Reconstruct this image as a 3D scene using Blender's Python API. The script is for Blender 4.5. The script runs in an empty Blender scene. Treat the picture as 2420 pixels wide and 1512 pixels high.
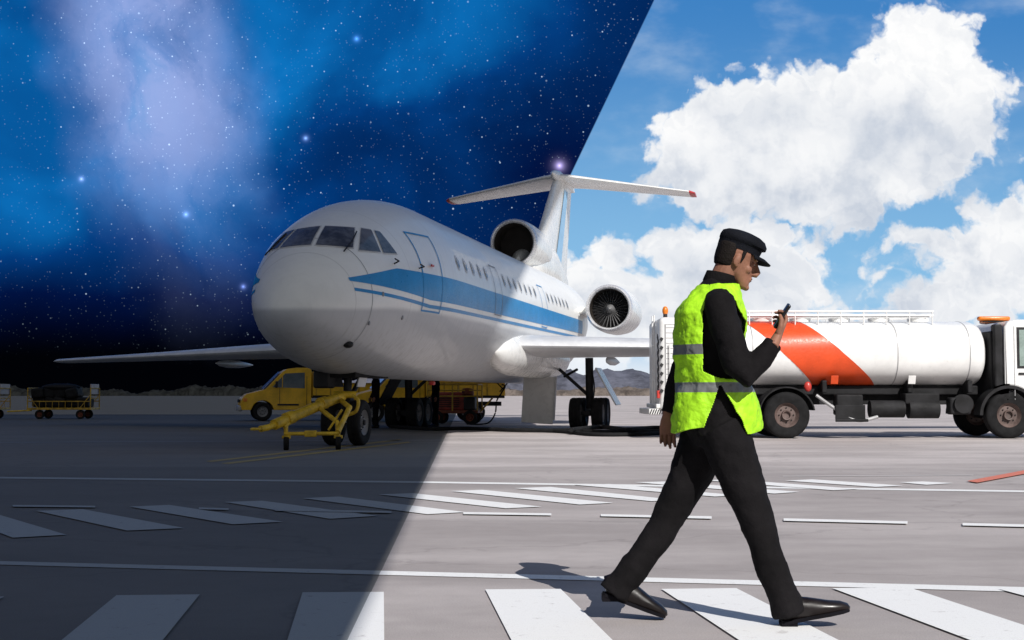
import bpy, math, random, bmesh
import numpy as np
from mathutils import Vector, Matrix
random.seed(3)
S=bpy.context.scene
S.view_settings.view_transform='Standard'
try: S.view_settings.look='None'
except Exception: pass
S.view_settings.exposure=0
V=Vector
# ------------------------------------------------------------ node helpers
class NB:
    def __init__(s,nt): s.nt=nt; s.N=nt.nodes; s.L=nt.links
    def put(s,inp,v):
        if v is None: return
        if isinstance(v,bpy.types.NodeSocket): s.L.new(v,inp)
        else:
            if inp.type=='RGBA' and len(v)==3: v=(*v,1)
            inp.default_value=v
    def m(s,op,a,b=None,c=None,clamp=False):
        n=s.N.new('ShaderNodeMath'); n.operation=op; n.use_clamp=clamp
        s.put(n.inputs[0],a); s.put(n.inputs[1],b); s.put(n.inputs[2],c); return n.outputs[0]
    def vm(s,op,a,b=None):
        n=s.N.new('ShaderNodeVectorMath'); n.operation=op
        s.put(n.inputs[0],a); s.put(n.inputs[1],b)
        return n.outputs['Value'] if op in('LENGTH','DOT_PRODUCT') else n.outputs[0]
    def sstep(s,x,a,b,lo=0.,hi=1.):
        n=s.N.new('ShaderNodeMapRange'); n.interpolation_type='SMOOTHSTEP'
        s.put(n.inputs[0],x); s.put(n.inputs[1],a); s.put(n.inputs[2],b); s.put(n.inputs[3],lo); s.put(n.inputs[4],hi)
        return n.outputs[0]
    def mix(s,f,a,b,mode='MIX'):
        n=s.N.new('ShaderNodeMix'); n.data_type='RGBA'; n.blend_type=mode
        s.put(n.inputs[0],f); s.put(n.inputs[6],a); s.put(n.inputs[7],b); return n.outputs[2]
    def noise(s,v,sc,det=4,rough=.5,dist=0,out=0,dim='3D'):
        n=s.N.new('ShaderNodeTexNoise'); n.noise_dimensions=dim; s.put(n.inputs['Vector'],v)
        n.inputs['Scale'].default_value=sc; n.inputs['Detail'].default_value=det
        n.inputs['Roughness'].default_value=rough; n.inputs['Distortion'].default_value=dist
        return n.outputs[out]
    def vor(s,v,sc,det=0,feat='F1',out='Distance',dim='3D'):
        n=s.N.new('ShaderNodeTexVoronoi'); n.voronoi_dimensions=dim; n.feature=feat; s.put(n.inputs['Vector'],v)
        n.inputs['Scale'].default_value=sc
        try: n.inputs['Detail'].default_value=det
        except Exception: pass
        return n.outputs[out]
    def xyz(s,v):
        n=s.N.new('ShaderNodeSeparateXYZ'); s.put(n.inputs[0],v); return n.outputs
    def comb(s,x,y,z=0.):
        n=s.N.new('ShaderNodeCombineXYZ'); s.put(n.inputs[0],x); s.put(n.inputs[1],y); s.put(n.inputs[2],z); return n.outputs[0]
def newmat(name):
    m=bpy.data.materials.new(name); m.use_nodes=True
    return m,NB(m.node_tree),m.node_tree.nodes['Principled BSDF']
def mat(name,col,rough=.5,metal=0.,var=.15,scale=2.5,bump=0.,bscale=60,spec=.5,coat=0.):
    m,nb,b=newmat(name)
    tc=nb.N.new('ShaderNodeTexCoord').outputs['Object']
    n1=nb.noise(tc,scale,4,.6); n2=nb.noise(tc,scale*9,3,.6)
    f=nb.m('ADD',nb.m('MULTIPLY',n1,.7),nb.m('MULTIPLY',n2,.3))
    f=nb.sstep(f,.35,.65)
    dark=tuple(c*(1-var*1.6) for c in col); lite=tuple(min(1,c*(1+var*.4)) for c in col)
    nb.L.new(nb.mix(f,dark,lite),b.inputs['Base Color'])
    nb.L.new(nb.sstep(n2,.3,.7,max(0,rough-.08),min(1,rough+.1)),b.inputs['Roughness'])
    b.inputs['Metallic'].default_value=metal
    b.inputs['Specular IOR Level'].default_value=spec
    b.inputs['Coat Weight'].default_value=coat
    if bump:
        bp=nb.N.new('ShaderNodeBump'); bp.inputs['Strength'].default_value=bump; bp.inputs['Distance'].default_value=.01
        nb.L.new(nb.noise(tc,bscale,3,.6),bp.inputs['Height']); nb.L.new(bp.outputs[0],b.inputs['Normal'])
    return m
# ------------------------------------------------------------ mesh helpers
def link(o,parent=None):
    bpy.context.collection.objects.link(o)
    if parent: o.parent=parent
    return o
def empty(name,loc=(0,0,0),rz=0.):
    o=bpy.data.objects.new(name,None); o.location=loc; o.rotation_euler=(0,0,rz); o.empty_display_size=.3
    return link(o)
def M(name,vf,mt,parent=None,smooth=True,ang=35,recalc=True):
    v,f=vf
    me=bpy.data.meshes.new(name); me.from_pydata([tuple(a) for a in v],[],f); me.update()
    if recalc:
        bm=bmesh.new(); bm.from_mesh(me); bmesh.ops.recalc_face_normals(bm,faces=bm.faces[:]); bm.to_mesh(me); bm.free()
    if mt: me.materials.append(mt)
    if smooth:
        for p in me.polygons: p.use_smooth=True
        me.set_sharp_from_angle(angle=math.radians(ang))
    return link(bpy.data.objects.new(name,me),parent)
def combine(lst):
    v=[];f=[]
    for a,b in lst:
        k=len(v); v+=[tuple(q) for q in a]; f+=[tuple(i+k for i in q) for q in b]
    return v,f
def boxvf(c,s,rot=None):
    v=[]
    for x in(-.5,.5):
        for y in(-.5,.5):
            for z in(-.5,.5):
                p=V((x*s[0],y*s[1],z*s[2]))
                if rot: p=rot@p
                v.append(p+V(c))
    return v,[(0,1,3,2),(4,6,7,5),(0,4,5,1),(2,3,7,6),(0,2,6,4),(1,5,7,3)]
def box(name,c,s,mt,parent=None,bev=.02,rot=None):
    o=M(name,boxvf(c,s,rot),mt,parent,smooth=bev>0)
    if bev>0:
        md=o.modifiers.new('b','BEVEL'); md.width=min(bev,min(s)*.45); md.segments=3
    return o
def frame(t,ref=(0,1,0)):
    t=V(t).normalized(); r=V(ref)
    if abs(t.dot(r.normalized()))>.97: r=V((1,0,0)) if abs(t.x)<.9 else V((0,0,1))
    B=(r-t*r.dot(t)).normalized(); A=t.cross(B); return A,B
def loft(rings,n=20,cap=True):
    v=[];f=[]
    for c,A,B in rings:
        for i in range(n):
            a=2*math.pi*i/n; v.append(V(c)+V(A)*math.cos(a)+V(B)*math.sin(a))
    for k in range(len(rings)-1):
        for i in range(n):
            j=(i+1)%n; f.append((k*n+i,k*n+j,(k+1)*n+j,(k+1)*n+i))
    if cap:
        f.append(tuple(range(n-1,-1,-1))); k=(len(rings)-1)*n; f.append(tuple(k+i for i in range(n)))
    return v,f
def limb(pts,rad,ref=(0,1,0),n=18,cap=True):
    pts=[V(p) for p in pts]; rings=[]
    for i,p in enumerate(pts):
        t=(pts[min(i+1,len(pts)-1)]-pts[max(i-1,0)])
        A,B=frame(t,ref); r=rad[i] if hasattr(rad,'__len__') else rad
        ra,rb=r if hasattr(r,'__len__') else (r,r)
        rings.append((p,A*ra,B*rb))
    return loft(rings,n,cap)
def tube(name,pts,r,mt,parent=None,n=12,sm=0):
    if sm:
        P=[V(p) for p in pts]; out=[]
        for i in range(len(P)-1):
            a,b,c,d=P[max(i-1,0)],P[i],P[i+1],P[min(i+2,len(P)-1)]
            for k in range(sm):
                t=k/sm; out.append(.5*((2*b)+(c-a)*t+(2*a-5*b+4*c-d)*t*t+(3*b-a-3*c+d)*t**3))
        out.append(P[-1]); pts=out
    return M(name,limb(pts,r,(0,0,1),n),mt,parent)
def ellipsoid(c,r,n=16,k=10,rot=None):
    c=V(c); rings=[]
    for i in range(1,k):
        a=math.pi*i/k; A=V((r[0]*math.sin(a),0,0));B=V((0,r[1]*math.sin(a),0));C=V((0,0,r[2]*math.cos(a)))
        if rot: A=rot@A;B=rot@B;C=rot@C
        rings.append((c+C,A,B))
    return loft(rings,n)
def lathe(prof,c,axis,n=36,closed=False):
    ax=V(axis).normalized(); A,B=frame(ax,(0,0,1)); c=V(c)
    v=[];f=[];m=len(prof)
    for r,a in prof:
        for i in range(n):
            t=2*math.pi*i/n; v.append(c+ax*a+A*r*math.cos(t)+B*r*math.sin(t))
    for k in range(m if closed else m-1):
        k2=(k+1)%m
        for i in range(n):
            j=(i+1)%n; f.append((k*n+i,k*n+j,k2*n+j,k2*n+i))
    return v,f
def wheel(name,c,axis,R,w,parent,tm,rm,rim=.55):
    h=w/2
    tp=[(R*rim,-h*.8),(R*.8,-h),(R*.93,-h*.95),(R*.985,-h*.7),(R,-h*.45),(R,-h*.25),(R*.985,-h*.2),(R*.985,-h*.1),(R,-h*.05),(R,h*.05),(R*.985,h*.1),(R*.985,h*.2),(R,h*.25),(R,h*.45),(R*.985,h*.7),(R*.93,h*.95),(R*.8,h),(R*.6,h*.9),(R*rim,h*.8)]
    M(name+'_tyre',lathe(tp,c,axis,40),tm,parent,ang=60)
    rp=[(0.001,-h*.35),(R*.14,-h*.4),(R*.16,-h*.75),(R*.2,-h*.8),(R*.22,-h*.3),(R*.4,-h*.25),(R*(rim-.03),-h*.6),(R*rim+.005,-h*.85),(R*rim+.005,h*.85),(R*(rim-.03),h*.6),(R*.4,h*.25),(R*.22,h*.3),(R*.2,h*.8),(R*.16,h*.75),(R*.14,h*.4),(.001,h*.35)]
    M(name+'_rim',lathe(rp,c,axis,32),rm,parent,ang=30)
    ax=V(axis).normalized();A,B=frame(ax,(0,0,1)); l=[]
    for i in range(8):
        t=2*math.pi*i/8
        for sg in(-1,1):
            q=V(c)+ (A*math.cos(t)+B*math.sin(t))*R*.31
            l.append(limb([q+ax*sg*h*.1,q+ax*sg*h*.42],R*.03,n=6))
    M(name+'_bolts',combine(l),tm,parent)
# ------------------------------------------------------------ image pixel coordinates projected onto the apron ground
NP=V((-0.9022,-0.0306,0.4304)); H0=1.04
def px_to_ground(a,b):
    k=756-b; y=3195.3-k*.05425; z=173.6+k*.99853
    Y=-H0*y/z; return (a-1210)*Y/y, Y
# ------------------------------------------------------------ camera
cd=bpy.data.cameras.new('camera'); cam=bpy.data.objects.new('camera',cd); link(cam)
cam.location=(0,0,H0); cam.rotation_euler=(math.radians(93.11),0,0)
cd.sensor_width=36; cd.lens=47.6; cd.clip_end=6000; cd.clip_start=.1
S.camera=cam
# ------------------------------------------------------------ sun
SD=V((.321,-.75,.62)).normalized()
sl=bpy.data.lights.new('sun','SUN'); sl.energy=5.0; sl.angle=math.radians(.2); sl.color=(1,.965,.925)
so=bpy.data.objects.new('sun',sl); link(so); so.rotation_euler=SD.to_track_quat('Z','Y').to_euler(); so.location=(20,-40,60)
# ------------------------------------------------------------ world sky
W=bpy.data.worlds.new('World'); S.world=W; W.use_nodes=True
nb=NB(W.node_tree)
bg=W.node_tree.nodes['Background']
d=nb.N.new('ShaderNodeTexCoord').outputs['Generated']
X,Y,Z=nb.xyz(d)[0:3]
yy=nb.m('MAXIMUM',Y,.06)
U=nb.m('MULTIPLY',nb.m('DIVIDE',X,yy),3.2); VV=nb.m('MULTIPLY',nb.m('DIVIDE',Z,yy),3.2)
p=nb.comb(U,VV,0.)
sky=nb.N.new('ShaderNodeTexSky'); sky.sky_type='NISHITA'; sky.sun_disc=False
sky.sun_elevation=math.asin(SD.z); sky.sun_rotation=math.atan2(SD.x,SD.y)
nish=nb.vm('MINIMUM',nb.vm('MULTIPLY',sky.outputs[0],(.06,.06,.06)),(.4,.4,.4))
w1=nb.noise(p,5.0,6,.55,out=1,dim='2D')
w1=nb.vm('MULTIPLY',nb.vm('SUBTRACT',w1,(.5,.5,.5)),(.15,.15,0))
w2=nb.noise(p,24,3,.6,out=1,dim='2D')
w2=nb.vm('MULTIPLY',nb.vm('SUBTRACT',w2,(.5,.5,.5)),(.026,.026,0))
pd=nb.vm('ADD',nb.vm('ADD',p,w1),w2)
def field(blobs,pp):
    D=None
    for cx,cy,rx,ry in blobs:
        c=((cx-1210)/1000,(930-cy)/1000,0); r=(1000/rx,1000/ry,0); mr=min(rx,ry)/1000
        l=nb.vm('LENGTH',nb.vm('MULTIPLY',nb.vm('SUBTRACT',pp,c),r))
        q=nb.m('MULTIPLY_ADD',l,-mr,mr)
        D=q if D is None else nb.m('MAXIMUM',D,q)
    return D
blobs=[(2190,110,165,150),(2265,240,150,175),(2060,310,290,220),(1850,340,270,205),(1690,370,190,175),(1960,430,290,135),(1590,435,110,75),
 (2400,480,140,70),(1440,610,100,95),(1370,740,170,180),(1640,600,135,135),(1770,600,200,150),(1880,650,130,135),(1640,740,440,140),(2000,770,320,70),
 (2400,540,160,130),(2330,650,200,135),(2170,575,105,60),(2280,730,250,95),(2110,650,90,45),(2040,595,45,20),(2370,375,45,16)]
D=field(blobs,pd)
vb=nb.vor(pd,14,2.,'F1',dim='2D')
vb2=nb.vor(nb.vm('ADD',pd,(.012,.018,0)),14,2.,'F1',dim='2D')
puff=nb.m('SUBTRACT',.5,vb)
fb=nb.m('SUBTRACT',nb.noise(p,9,6,.6,dim='2D'),.5)
dens=nb.m('ADD',nb.m('ADD',D,nb.m('MULTIPLY',puff,.055)),nb.m('MULTIPLY',fb,.06))
cm=nb.sstep(dens,-.004,.034)
gray=field([(1800,440,330,85),(2060,490,240,60),(2120,330,200,90),(1900,290,140,50),(1700,660,240,50),(2330,620,180,45),(1480,720,220,45),(2000,730,250,40)],pd)
gf=nb.sstep(gray,-.10,.08)
gf=nb.m('MULTIPLY',gf,nb.sstep(nb.noise(p,4.5,5,.55,dim='2D'),.30,.60,.35,1.))
lit=nb.sstep(nb.m('SUBTRACT',vb2,vb),-.10,.18)
edge=nb.sstep(dens,.16,.03,.3,1.)
gf=nb.m('ADD',nb.m('MULTIPLY',gf,.72),nb.m('MULTIPLY',nb.m('MULTIPLY',lit,edge),.13),clamp=True)
gf=nb.m('ADD',gf,nb.m('MULTIPLY',nb.sstep(fb,-.04,.22),.20),clamp=True)
ccol=nb.mix(gf,(1.0,1.0,1.0),(.54,.60,.70))
bl=nb.mix(nb.sstep(VV,.1,1.0),(.27,.57,.87),(.040,.225,.58))
cir=nb.m('MULTIPLY',nb.sstep(nb.noise(nb.vm('MULTIPLY',p,(1.5,3,1)),2.2,5,.55,dim='2D'),.42,.85),.40)
bl=nb.mix(cir,bl,(.75,.85,.95))
bl=nb.mix(.10,bl,nish)
day=nb.mix(cm,bl,ccol)
day=nb.mix(nb.sstep(VV,.16,.02),day,(.80,.86,.93))
rn=nb.sstep(nb.noise(d,2.2,3,.6),.4,.6)
rear=nb.mix(rn,nb.mix(.4,(.22,.25,.29),nish),(.35,.35,.345))
fr=nb.sstep(Y,.08,.3)
day=nb.mix(fr,rear,day)
# night
hf=nb.sstep(VV,.08,.52)
lf=nb.sstep(field([(300,330,620,470)],pd),-.34,.36)
tf=nb.sstep(field([(1000,-150,520,420)],pd),-.1,.38)
dk=nb.sstep(field([(900,430,330,150),(1250,420,250,130)],pd),-.18,.12)
nz=nb.sstep(nb.noise(p,2.4,4,.5,.3,dim='2D'),.3,.7,.68,1.15)
inten=nb.m('ADD',nb.m('ADD',.29,nb.m('MULTIPLY',lf,.46)),nb.m('MULTIPLY',tf,.30))
inten=nb.m('MULTIPLY',nb.m('MULTIPLY',inten,nz),nb.m('SUBTRACT',1.,nb.m('MULTIPLY',dk,.45)))
inten=nb.m('MULTIPLY',inten,hf)
nc=nb.N.new('ShaderNodeValToRGB'); e=nc.color_ramp.elements
e[0].position=0;e[0].color=(.0004,.0006,.0015,1);e[1].position=1;e[1].color=(.06,.38,.80,1)
for ps,c in((.12,(.0003,.006,.050,1)),(.35,(.0008,.045,.21,1)),(.7,(.004,.17,.52,1))):
    q=e.new(ps);q.color=c
nb.L.new(inten,nc.inputs[0])
st=nb.vm('ADD',p,nb.comb(nb.m('MULTIPLY',nb.m('SUBTRACT',VV,.7),.22),0.,0.))
st=nb.vm('ADD',st,nb.vm('MULTIPLY',w1,(.9,.9,0)))
mlb=nb.sstep(field([(365,150,220,540)],st),-.08,.19)
ml=nb.m('MULTIPLY',mlb,nb.sstep(nb.noise(nb.vm('MULTIPLY',st,(1.6,1,1)),4,6,.62,dim='2D'),.22,.60,.40,1.))
ml=nb.m('MULTIPLY',ml,nb.sstep(VV,.32,.65,.25,1.))
ncol=nb.mix(nb.m('MULTIPLY',ml,.84),nc.outputs[0],(.36,.45,.82))
def stars(sc,rad,powr,gain):
    n=nb.N.new('ShaderNodeTexVoronoi'); nb.put(n.inputs['Vector'],d); n.inputs['Scale'].default_value=sc
    s=nb.sstep(n.outputs['Distance'],rad,rad*.25)
    c=nb.xyz(n.outputs['Color'])[0]
    return nb.m('MULTIPLY',nb.m('MULTIPLY',s,nb.m('POWER',c,powr)),gain)
st1=nb.m('ADD',stars(230,.17,5,.8),stars(70,.07,4,.9))
st1=nb.m('ADD',st1,nb.m('MULTIPLY',stars(420,.26,3,.55),nb.m('MULTIPLY_ADD',mlb,.7,.3)))
st1=nb.m('MULTIPLY',st1,nb.sstep(VV,.05,.3))
ncol=nb.mix(1.,ncol,nb.vm('MULTIPLY',nb.comb(st1,st1,st1),(.68,.86,1.)),'ADD')
def glow(px,py,r,c):
    l=nb.vm('LENGTH',nb.vm('SUBTRACT',p,((px-1210)/1000,(930-py)/1000,0)))
    g=nb.m('EXPONENT',nb.m('MULTIPLY',l,-1/r))
    return nb.vm('MULTIPLY',nb.comb(g,g,g),c)
for a in((1323,388,.006,(1.2,1.0,2.0)),(838,82,.0035,(.2,.7,2.)),(185,420,.003,(.7,1.,2.)),(718,322,.003,(.5,.9,2.)),(435,505,.0035,(.5,.9,2.)),(573,677,.003,(.4,.6,1.6))):
    ncol=nb.mix(1.,ncol,glow(*a),'ADD')
nd=nb.vm('DOT_PRODUCT',d,tuple(NP))
nm=nb.m('MULTIPLY',nb.sstep(nd,-.0005,.0005),nb.sstep(Y,.0,.12))
nb.L.new(nb.mix(nm,day,ncol),bg.inputs[0]); bg.inputs[1].default_value=1.0
# ------------------------------------------------------------ ground
def ground_color(nb,pos):
    x,y,z=nb.xyz(pos)[0:3]
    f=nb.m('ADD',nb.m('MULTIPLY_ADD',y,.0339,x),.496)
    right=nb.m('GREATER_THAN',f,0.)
    big=nb.noise(nb.vm('MULTIPLY',pos,(.25,.6,1)),.9,4,.6); mid=nb.noise(pos,5,5,.65); fine=nb.noise(pos,140,2,.7)
    v=nb.m('ADD',nb.m('ADD',nb.m('MULTIPLY_ADD',big,.5,.75),nb.m('MULTIPLY_ADD',mid,.24,-.12)),nb.m('MULTIPLY_ADD',fine,.9,-.45))
    v=nb.m('MULTIPLY',v,nb.sstep(y,19.1,19.5,1.,1.18))
    j1=nb.m('ABSOLUTE',nb.m('SUBTRACT',nb.m('FRACT',nb.m('MULTIPLY',nb.m('MULTIPLY_ADD',x,.03,y),.135)),.5))
    v=nb.m('MULTIPLY',v,nb.sstep(j1,.0,.004,.80,1.))
    crack=nb.vor(nb.vm('MULTIPLY',nb.vm('ADD',pos,nb.vm('MULTIPLY',nb.noise(pos,1.5,3,.6,out=1),(1.2,1.2,0))),(.35,.6,1)),.55,0,'DISTANCE_TO_EDGE','Distance')
    v=nb.m('MULTIPLY',v,nb.sstep(crack,.0,.010,.86,1.))
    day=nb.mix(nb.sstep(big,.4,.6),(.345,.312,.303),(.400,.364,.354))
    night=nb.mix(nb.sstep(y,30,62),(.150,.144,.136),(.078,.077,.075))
    night=nb.mix(nb.sstep(y,62,70),night,(.021,.022,.022))  # far left darker still, standing in for shade beyond the cast shadow
    c=nb.mix(right,night,day)  # night-side shade put into the base colour left of the split line
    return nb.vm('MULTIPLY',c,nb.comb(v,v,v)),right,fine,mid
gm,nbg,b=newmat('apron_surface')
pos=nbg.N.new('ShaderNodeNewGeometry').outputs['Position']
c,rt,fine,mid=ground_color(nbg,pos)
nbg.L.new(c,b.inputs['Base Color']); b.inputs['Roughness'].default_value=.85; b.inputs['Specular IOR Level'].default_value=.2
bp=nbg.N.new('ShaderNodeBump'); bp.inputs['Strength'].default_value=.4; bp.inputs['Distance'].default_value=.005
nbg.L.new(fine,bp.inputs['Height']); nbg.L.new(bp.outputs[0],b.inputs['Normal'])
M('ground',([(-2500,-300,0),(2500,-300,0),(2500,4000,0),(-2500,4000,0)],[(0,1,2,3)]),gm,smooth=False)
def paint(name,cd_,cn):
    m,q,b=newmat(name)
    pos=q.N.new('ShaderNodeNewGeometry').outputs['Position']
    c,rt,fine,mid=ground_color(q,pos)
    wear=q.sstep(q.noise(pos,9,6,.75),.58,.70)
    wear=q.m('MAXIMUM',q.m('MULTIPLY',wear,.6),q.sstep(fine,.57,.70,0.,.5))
    pc=q.mix(rt,cn,cd_); pc=q.mix(wear,pc,c)  # markings darkened left of the split: night shade in the paint colour
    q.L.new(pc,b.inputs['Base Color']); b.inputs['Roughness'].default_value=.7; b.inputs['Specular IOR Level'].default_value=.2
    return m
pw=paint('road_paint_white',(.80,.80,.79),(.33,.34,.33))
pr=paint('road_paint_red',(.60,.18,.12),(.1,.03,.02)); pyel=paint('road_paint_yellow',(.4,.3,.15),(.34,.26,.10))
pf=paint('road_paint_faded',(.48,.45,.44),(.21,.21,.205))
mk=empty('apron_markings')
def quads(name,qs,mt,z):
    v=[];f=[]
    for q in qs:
        k=len(v); v+=[(*px_to_ground(*a),z) for a in q]; f.append(tuple(range(k,k+4)))
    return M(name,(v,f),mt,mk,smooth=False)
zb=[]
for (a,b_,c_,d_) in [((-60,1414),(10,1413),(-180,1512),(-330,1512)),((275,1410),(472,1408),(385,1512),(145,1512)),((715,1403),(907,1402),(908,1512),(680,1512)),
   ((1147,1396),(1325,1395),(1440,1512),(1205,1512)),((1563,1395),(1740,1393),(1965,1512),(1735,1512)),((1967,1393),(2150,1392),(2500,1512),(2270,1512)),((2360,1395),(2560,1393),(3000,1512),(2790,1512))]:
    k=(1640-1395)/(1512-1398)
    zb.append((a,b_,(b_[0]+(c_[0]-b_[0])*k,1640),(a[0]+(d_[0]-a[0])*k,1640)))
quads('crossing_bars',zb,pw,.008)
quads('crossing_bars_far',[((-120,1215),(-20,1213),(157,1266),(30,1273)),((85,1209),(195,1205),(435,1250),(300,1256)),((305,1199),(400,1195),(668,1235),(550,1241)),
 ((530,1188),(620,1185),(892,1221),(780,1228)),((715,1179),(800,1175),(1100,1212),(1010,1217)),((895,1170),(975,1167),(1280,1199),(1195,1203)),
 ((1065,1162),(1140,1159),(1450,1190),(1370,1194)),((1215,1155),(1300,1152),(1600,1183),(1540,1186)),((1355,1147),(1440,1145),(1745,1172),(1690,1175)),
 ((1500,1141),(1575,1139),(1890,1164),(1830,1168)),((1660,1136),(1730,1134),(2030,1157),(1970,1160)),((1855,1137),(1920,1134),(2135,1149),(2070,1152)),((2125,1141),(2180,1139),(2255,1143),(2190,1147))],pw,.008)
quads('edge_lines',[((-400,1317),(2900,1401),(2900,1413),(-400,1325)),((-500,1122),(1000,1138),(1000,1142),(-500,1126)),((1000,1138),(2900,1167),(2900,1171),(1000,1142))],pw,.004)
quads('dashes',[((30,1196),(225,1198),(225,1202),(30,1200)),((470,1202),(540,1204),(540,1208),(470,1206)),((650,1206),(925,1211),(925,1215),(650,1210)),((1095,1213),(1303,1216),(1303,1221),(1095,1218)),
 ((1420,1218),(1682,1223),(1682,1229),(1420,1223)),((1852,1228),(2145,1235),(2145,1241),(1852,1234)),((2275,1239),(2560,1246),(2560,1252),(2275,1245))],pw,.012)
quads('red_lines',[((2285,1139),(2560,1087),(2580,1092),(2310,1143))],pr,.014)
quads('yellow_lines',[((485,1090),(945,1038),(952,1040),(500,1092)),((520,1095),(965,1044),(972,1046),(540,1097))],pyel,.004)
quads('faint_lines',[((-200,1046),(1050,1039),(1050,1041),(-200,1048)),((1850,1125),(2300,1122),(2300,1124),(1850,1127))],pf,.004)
# ------------------------------------------------------------ added unseen block behind the viewer, shaped to cast the night-side shade
def ex(y,z): return (-.0306*y+.4304*(z-1.04))/.9022
bm_=mat('shade_block_white',(.70,.70,.69),.6); gl=mat('shade_block_glass',(.05,.07,.09),.1)
tb=empty('shade_block',(0,0,0))
bv=[];zt=66
for y in(-12,-20):
    for z in(0,zt): bv+=[(-6,y,z),(ex(y,z),y,z)]
M('shade_block_body',(bv,[(0,1,3,2),(4,6,7,5),(0,2,6,4),(1,5,7,3),(2,3,7,6),(0,4,5,1)]),bm_,tb,smooth=False)
for i in range(17):
    z0=3+i*3.7; box('shade_block_band_%d'%i,((-5+ex(-12,z0)-.6)/2,-11.97,z0+.8),(ex(-12,z0)-.6+5,.05,1.5),gl,tb,0)
# ------------------------------------------------------------ hills and trees at the field edge
def ridge(name,x0,x1,y,hf_,mt,n=260,depth=60,seed=1,amp=.3):
    rnd=random.Random(seed); v=[];f=[]
    K=7; ph=[rnd.random()*9 for _ in range(6)]
    for i in range(n+1):
        x=x0+(x1-x0)*i/n
        h=hf_(x)*(1+amp*(.5*math.sin(x*.05+ph[0])+.3*math.sin(x*.13+ph[1])+.25*math.sin(x*.37+ph[2])+.35*(rnd.random()-.5)))
        for k in range(K):
            t=k/(K-1); v.append((x,y+depth*t+rnd.random()*2,h*math.sin(t*math.pi/2)**.6*(1+.15*(rnd.random()-.5)) if k else 0.))
    for i in range(n):
        for k in range(K-1):
            a=i*K+k; f.append((a,a+1,a+K+1,a+K))
    return M(name,(v,f),mt,smooth=True)
hm=mat('hill_forest_haze',(.12,.125,.16),.95,var=.35,scale=.06,spec=.1); tm_=mat('treeline_dark',(.010,.011,.011),.95,var=.4,scale=.3,spec=.05)
hm2=mat('hill_scrub',(.15,.125,.11),.95,var=.35,scale=.15,spec=.1)
ridge('hills',-150,700,640,lambda x:14*min(1,max(.1,(x+120)/60)) if x<60 else 14-6*min(1,(x-60)/60),hm,seed=4)
ridge('treeline',-420,-28,600,lambda x:3.4,tm_,n=480,depth=10,seed=6,amp=.7)
ridge('scrub_hedge',-28,500,600,lambda x:3.5,hm2,n=500,depth=10,seed=9,amp=.5)
# ============================================================ AIRLINER
white=mat('aircraft_white',(.78,.78,.76),.3,var=.07,scale=.7,coat=.15)
wingm=mat('wing_grey',(.62,.63,.65),.4,metal=.05,var=.1,scale=.6)
blue=mat('livery_blue',(.020,.235,.53),.35,var=.08)
lblue=mat('livery_light_blue',(.30,.52,.74),.35,var=.06)
glass=mat('cockpit_glass',(.14,.145,.16),.12,var=.4,scale=1.2)
cabg=mat('cabin_glass',(.10,.11,.13),.15)
frm=mat('window_frame',(.62,.62,.62),.4)
seam=mat('panel_seam',(.30,.31,.33),.5)
black=mat('black_rubber',(.014,.014,.015),.85,var=.3,scale=6,bump=.2,spec=.2)
dark=mat('dark_metal',(.025,.025,.027),.6,var=.3,spec=.3)
steel=mat('steel',(.5,.5,.51),.3,metal=.7)
lipm=mat('polished_lip',(.7,.7,.72),.25,metal=.4)
duct=mat('duct_brown',(.035,.029,.025),.6,spec=.2)
redm=mat('red_paint',(.5,.04,.03),.4)
rimm=mat('rim_grey',(.25,.25,.26),.45)
fm,q,b=newmat('fuselage_paint')
tc=q.N.new('ShaderNodeTexCoord').outputs['Object']; ox,oy,oz=q.xyz(tc)[0:3]
n1=q.noise(q.vm('MULTIPLY',tc,(1,.35,1.5)),1.3,5,.65); n2=q.noise(q.vm('MULTIPLY',tc,(1,2.5,.6)),5,4,.7)
up=q.sstep(q.m('SUBTRACT',oz,q.m('MULTIPLY',q.sstep(oy,-3.2,-1.,1.,0.),-.1)),2.60,2.72)
cc=q.mix(up,(.46,.47,.49),(.80,.80,.78))
dirt=q.m('MULTIPLY',q.sstep(n2,.45,.75),q.sstep(oz,2.8,1.4,.05,.5))
cc=q.mix(dirt,cc,(.22,.21,.19)); cc=q.mix(q.m('MULTIPLY',q.sstep(n1,.4,.7),.14),cc,(.5,.5,.48))
fr_=q.m('ABSOLUTE',q.m('SUBTRACT',q.m('FRACT',q.m('MULTIPLY',oy,.62)),.5)); cc=q.mix(q.sstep(fr_,.008,.002,0.,.25),cc,(.2,.2,.2))
q.L.new(cc,b.inputs['Base Color']); q.L.new(q.sstep(n2,.3,.7,.3,.46),b.inputs['Roughness']); b.inputs['Coat Weight'].default_value=.15
air=empty('airliner',(-3.33,27.3,0),math.radians(-12))
def prof(s):
    if s<2.0:
        t=max(0.,min(1.,(s+3.2)/5.2))
        return 1.9*(1-(1-t)**2)**.5, 2.5+2.66*(1-(1-t)**2.1)**.68, 2.5-1.14*(1-(1-t)**3)**.5
    A=[(2,1.9,5.16,1.36),(17,1.9,5.16,1.36),(19,1.86,5.16,1.5),(21,1.68,5.14,2.0),(23,1.35,5.08,2.7),(25,.95,4.98,3.35),(27,.5,4.8,3.95),(28.2,.12,4.6,4.3)]
    xs=[a[0] for a in A]
    return tuple(float(np.interp(s,xs,[a[i] for a in A])) for i in(1,2,3))
def xat(s,z):
    w,t,b=prof(s); zc=(t+b)/2;h=max((t-b)/2,1e-4); k=1-((z-zc)/h)**2
    return w*math.sqrt(k) if k>0 else -1.
def gfun(x,s,z):
    w,t,b=prof(s); zc=(t+b)/2;h=max((t-b)/2,1e-3); return (x/max(w,1e-3))**2+((z-zc)/h)**2-1
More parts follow.
